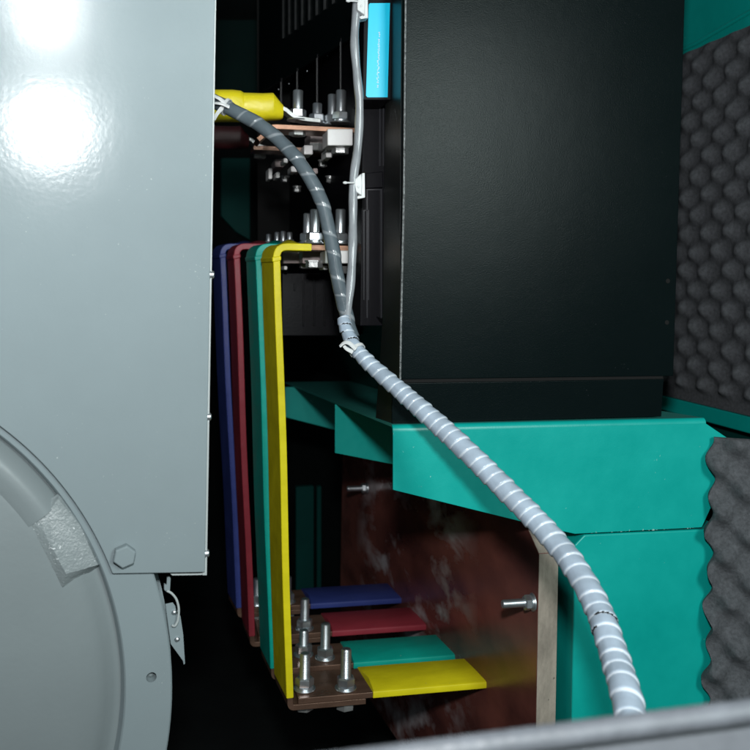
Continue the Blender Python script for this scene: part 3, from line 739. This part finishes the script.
UP = [P(*q) for q in ((206, 98, 1.215), (218, 103, 1.21), (236, 112, 1.20), (258, 124, 1.19), (280, 141, 1.18), (302, 166, 1.165), (321, 200, 1.155), (331, 240, 1.145), (337, 275, 1.135), (344, 305, 1.125), (349, 326, 1.117), (353, 338, 1.112))]
spiral('spiral_wrapped_cable', 'thinner dark grey wrapped cable curving down from the grey cover to the hose', 'cable', UP,
       lambda f: .0094 - .0004 * f, .024, .0007, M['wrap_thin'], n=30)
TP = [P(*q) for q in ((356, -40, 1.150), (357, 0, 1.150), (354.5, 40, 1.150), (357, 75, 1.150), (359.5, 105, 1.150), (358, 145, 1.150), (353.5, 180, 1.145), (353, 215, 1.140), (352.5, 250, 1.132), (350.5, 285, 1.125), (347, 315, 1.117), (349, 332, 1.11))]
bm = B(); tube(bm, resample(catmull(TP, 10), .004)[0], lambda f: .0057 + .0003 * math.sin(f * 60), 18)
tag(obj('conduit', bm, M['tube'], None, smooth=70), 'thin glossy grey tube hanging down beside the blue sticker', 'tube')

# white tie mounts and ties
def tie_mount(px, py, Y, label):
    t = thing('tie_mount', label, 'cable tie mount', P(px, py, Y), 'white cable tie mounts')
    k = 60 / 750
    q = lambda x, y, dy=0: P(px - 358 + 330 + x * k, py - 185 + 160 + y * k, Y + dy)
    bm = B(); prism(bm, [q(400, 165), q(436, 160), q(440, 470), q(350, 488), q(325, 460), q(392, 430)], Vector((0, .016, 0))); obj('mount_base', bm, M['white'], t, bevel=.0008)
    bm = B(); prism(bm, [q(395, 168, -.006), q(318, 235, -.006), q(302, 300, -.006), q(304, 385, -.006), q(400, 450, -.006), q(405, 300, -.006)], Vector((0, .016, 0))); obj('saddle', bm, M['white'], t, bevel=.0015)
    bm = B(); lathe(bm, q(352, 335, -.0062), (0, -1, 0), [(.0016, 0), (.0016, .0006), (.0006, .0012)], 12); obj('screw', bm, M['white'], t)
    bm = B(); tube(bm, [q(310, 285, -.008), q(260, 285, -.0095), q(215, 284, -.0085)], .0011, 8)
    bmesh.ops.create_icosphere(bm, subdivisions=2, radius=.0022, matrix=Matrix.Translation(q(190, 284, -.008)) @ Matrix.Diagonal((1.5, .9, .9, 1))); obj('tie_strap', bm, M['white'], t)
    return t
tm = tie_mount(358, 185, 1.145, 'white nylon tie mount with knobbed tie holding the thin tube, below the blue sticker')
copy_thing(tm, P(361, 5, 1.145) - P(358, 185, 1.145), 'white nylon tie mount at the top of the picture beside the blue sticker')
def zip_tie(pc, ax, r, label, tails):
    t = thing('cable_tie', label, 'cable tie', pc, 'white cable ties')
    u, v, w_ = frame_of(ax); bm = B()
    for sgn in (1,):
        rs = []
        for i in range(33):
            a = 2 * math.pi * i / 32; d = u * math.cos(a) + v * math.sin(a)
            rs.append([pc + d * r - w_ * .0021, pc + d * (r + .0011) - w_ * .0021, pc + d * (r + .0011) + w_ * .0021, pc + d * r + w_ * .0021])
        rings(bm, rs)
    obj('strap', bm, M['white'], t)
    for tl_ in tails:
        bm = B(); tube(bm, catmull(tl_, 6), lambda f: .0034 - .0012 * f, 8, .6); obj('tie_tail', bm, M['white'], t)
    return t
zip_tie(P(357, 350, 1.09), HP[3] - HP[1], .0096, 'white cable tie with a bent tail where the two hoses join',
        [[P(356, 349, 1.075), P(349, 343, 1.076), P(344, 343, 1.078), P(340, 346.5, 1.08)], [P(353, 352, 1.076), P(347, 349, 1.078), P(344, 346, 1.08)]])
zip_tie(P(226, 107, 1.205), UP[3] - UP[1], .0106, 'white cable tie round the cable beside the grey cover and yellow boot',
        [[P(226, 104, 1.19), P(220, 99, 1.19), P(214.5, 96, 1.19), P(212, 93, 1.19)], [P(222, 108, 1.19), P(217, 114, 1.19), P(214, 120, 1.192)], [P(229, 107, 1.19), P(222, 104, 1.188), P(215, 103, 1.19)]])

# ------------------------------------------------------------------ foam lined canopy side
def foam(name, o, du, dv, nu, nv, lu, lv, per, amp, nrm_, edge_wave=0, depth=.018, mat_=None, skew=0.0, ph=0.0):
    """egg-crate foam: a height field of peaks over the rectangle o + u*lu + v*lv, with a solid slab behind it"""
    bm = B(); g = []
    for i in range(nu + 1):
        row = []
        for j in range(nv + 1):
            u, v = lu * i / nu, lv * j / nv
            v2 = v
            if edge_wave and i < nu * .25:
                u += edge_wave * (.5 + .5 * math.sin(2 * math.pi * v / .05 + 1.2) + .25 * math.sin(v * 61)) * (1 - i / (nu * .25))
            uu, vv = u + skew * v +   .0016 * math.sin(v * 31 + 1) + .001 * math.sin(u * 57 + v * 83), v + .0015 * math.sin(u * 43 + v * 19) + .001 * math.sin(v * 71 - u * 29)
            h = math.cos(math.pi * uu / per * 1.0 + ph) * math.cos(math.pi * vv / per * 1.0) * .5 + .5
            h = h ** 1.6 + .12 * math.sin(uu * 131 + vv * 47) * .3
            em = min(1, max(0, (v - .017) / .012), max(.2, (lv - v) / .012)) if not edge_wave else 1
            row.append(bm.verts.new(o + du * u + dv * v + nrm_ * (depth + amp * h * em)))
        g.append(row)
    for i in range(nu):
        for j in range(nv): bm.faces.new((g[i][j], g[i + 1][j], g[i + 1][j + 1], g[i][j + 1]))
    rim_ = [g[i][0] for i in range(nu + 1)] + [g[nu][j] for j in range(1, nv + 1)] + [g[i][nv] for i in range(nu - 1, -1, -1)] + [g[0][j] for j in range(nv - 1, 0, -1)]
    low_ = [bm.verts.new(v.co - nrm_ * (v.co - o).dot(nrm_)) for v in rim_]
    for i in range(len(rim_)): bm.faces.new((rim_[i], low_[i], low_[(i + 1) % len(rim_)], rim_[(i + 1) % len(rim_)]))
    return obj(name, bm, mat_ or M['foam'], None, smooth=80)
XW = P(750, 200, 1.25).x + .03
def W(px, py): return PX(px, py, XW)
zl1 = (W(668, 392).z + W(750, 417).z) / 2; zh1 = (W(686, 51).z + W(750, 36).z) / 2
fo = foam('foam_panel', Vector((XW, 1.62, zl1)), Vector((0, -1, 0)), Vector((0, 0, 1)), 150, 200, .52, zh1 - zl1,   .0330, .0145, Vector((-1, 0, 0)), depth=.014)
tag(fo, 'charcoal egg-crate foam panel lining the wall at the upper right', 'foam panel')
cw = thing('canopy_wall', 'teal green canopy wall strip above and below the foam at the right edge', 'canopy wall', Vector((XW, 1.4, zl1)))
bm = B(); box(bm, (XW, 1.0, zh1 - .03), (XW + .01, 1.9, zh1 + .35)); obj('upper_sheet', bm, M['teal'], cw)
bm = B(); tube(bm, [Vector((XW - .001, 1.9, zh1 + .012)), Vector((XW - .001, 1.45, zh1 + .016)), Vector((XW - .001, 1.28, zh1 + .030)), Vector((XW - .001, 1.05, zh1 + .05))], .004, 8); obj('pressed_bead', bm, M['teal'], cw, smooth=80)
zr0 = W(750, 431).z
bm = B(); box(bm, (XW - .018, .95, zr0), (XW + .01, 2.0, zl1 - .001)); obj('lower_rail', bm, M['teal'], cw, bevel=.002)
bm = B(); box(bm, (XW + .012, .95, .2), (XW + .02, 2.0, zh1 + .35)); obj('outer_skin', bm, M['teal_shaded'], cw)
# lower foam, on a panel turned towards the camera
o2 = P(703, 745, 1.075); a2 = R(-30)
du2 = Vector((math.cos(a2), math.sin(a2), 0)); n2 = Vector((math.sin(a2), -math.cos(a2), 0))
ht = P(703, 440, 1.075).z - o2.z
f2_ = foam('foam_panel', o2 - n2 * .03, du2, Vector((0, 0, 1)), 70, 170, .22, ht, .031, .020, n2, edge_wave=.010, depth=.006, skew=.12, ph=.6)
tag(f2_, 'dark foam sheet with a wavy cut edge overlapping the green post at the lower right', 'foam panel')

# ------------------------------------------------------------------ back of the enclosure, floor
bw = thing('rear_enclosure_wall', 'dark enclosure wall far behind the busbars with dim teal frame members', 'enclosure wall', Vector((.3, 2.75, .0)))
bm = B(); box(bm, (-1.6, 2.75, 0), (2.6, 2.78, 2.4)); obj('shaded_sheet', bm, M['shaded_sheet'], bw)
bm = B(); prism(bm, [P(221, 158, 2.7), P(250, 158, 2.7), P(250, 240, 2.7), P(236, 232, 2.7), P(221, 216, 2.7)], Vector((0, .02, 0))); obj('recess_panel', bm, M['teal_shaded'], bw, bevel=.002)
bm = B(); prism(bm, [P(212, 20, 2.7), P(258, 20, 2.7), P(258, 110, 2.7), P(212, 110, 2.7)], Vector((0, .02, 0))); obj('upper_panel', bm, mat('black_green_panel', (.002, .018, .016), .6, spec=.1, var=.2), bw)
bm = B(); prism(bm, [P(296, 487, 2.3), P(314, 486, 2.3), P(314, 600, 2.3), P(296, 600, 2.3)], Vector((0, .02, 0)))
prism(bm, [P(317, 487, 2.28), P(321.5, 486, 2.28), P(321.5, 600, 2.28), P(317, 600, 2.28)], Vector((0, .02, 0))); obj('frame_member', bm, M['teal_shaded'], bw, bevel=.002)
bm = B(); box(bm, (-3, -2, -.02), (4, 4, 0)); fl = obj('floor', bm, M['dark']); fl['kind'] = 'structure'
# ------------------------------------------------------------------ sill in the foreground (out of focus)
si = thing('door_sill', 'blurred pale grey door sill with ribbed rubber trim along the bottom edge', 'door sill', P(600, 740, .36))
e0, e1 = P(250, 776, .37), P(860, 697, .355)
path = [e0.lerp(e1, i / 160) for i in range(161)]
bm = B(); tube(bm, path, lambda f: .0052 + (.0001 if int(f * 160) % 4 < 2 else 0), 16); obj('rubber_trim', bm, M['trim'], si, smooth=60)
dn = Vector((0, -.012, -.09))
bm = B(); prism(bm, [e0 + Vector((0, 0, -.004)), e1 + Vector((0, 0, -.004)), e1 + dn, e0 + dn], Vector((0, .002, 0))); obj('sill_sheet', bm, M['sill'], si)

# ------------------------------------------------------------------ render settings
S.view_settings.view_transform = 'Standard'; S.view_settings.look = 'None'; S.view_settings.exposure = 0; S.view_settings.gamma = 1
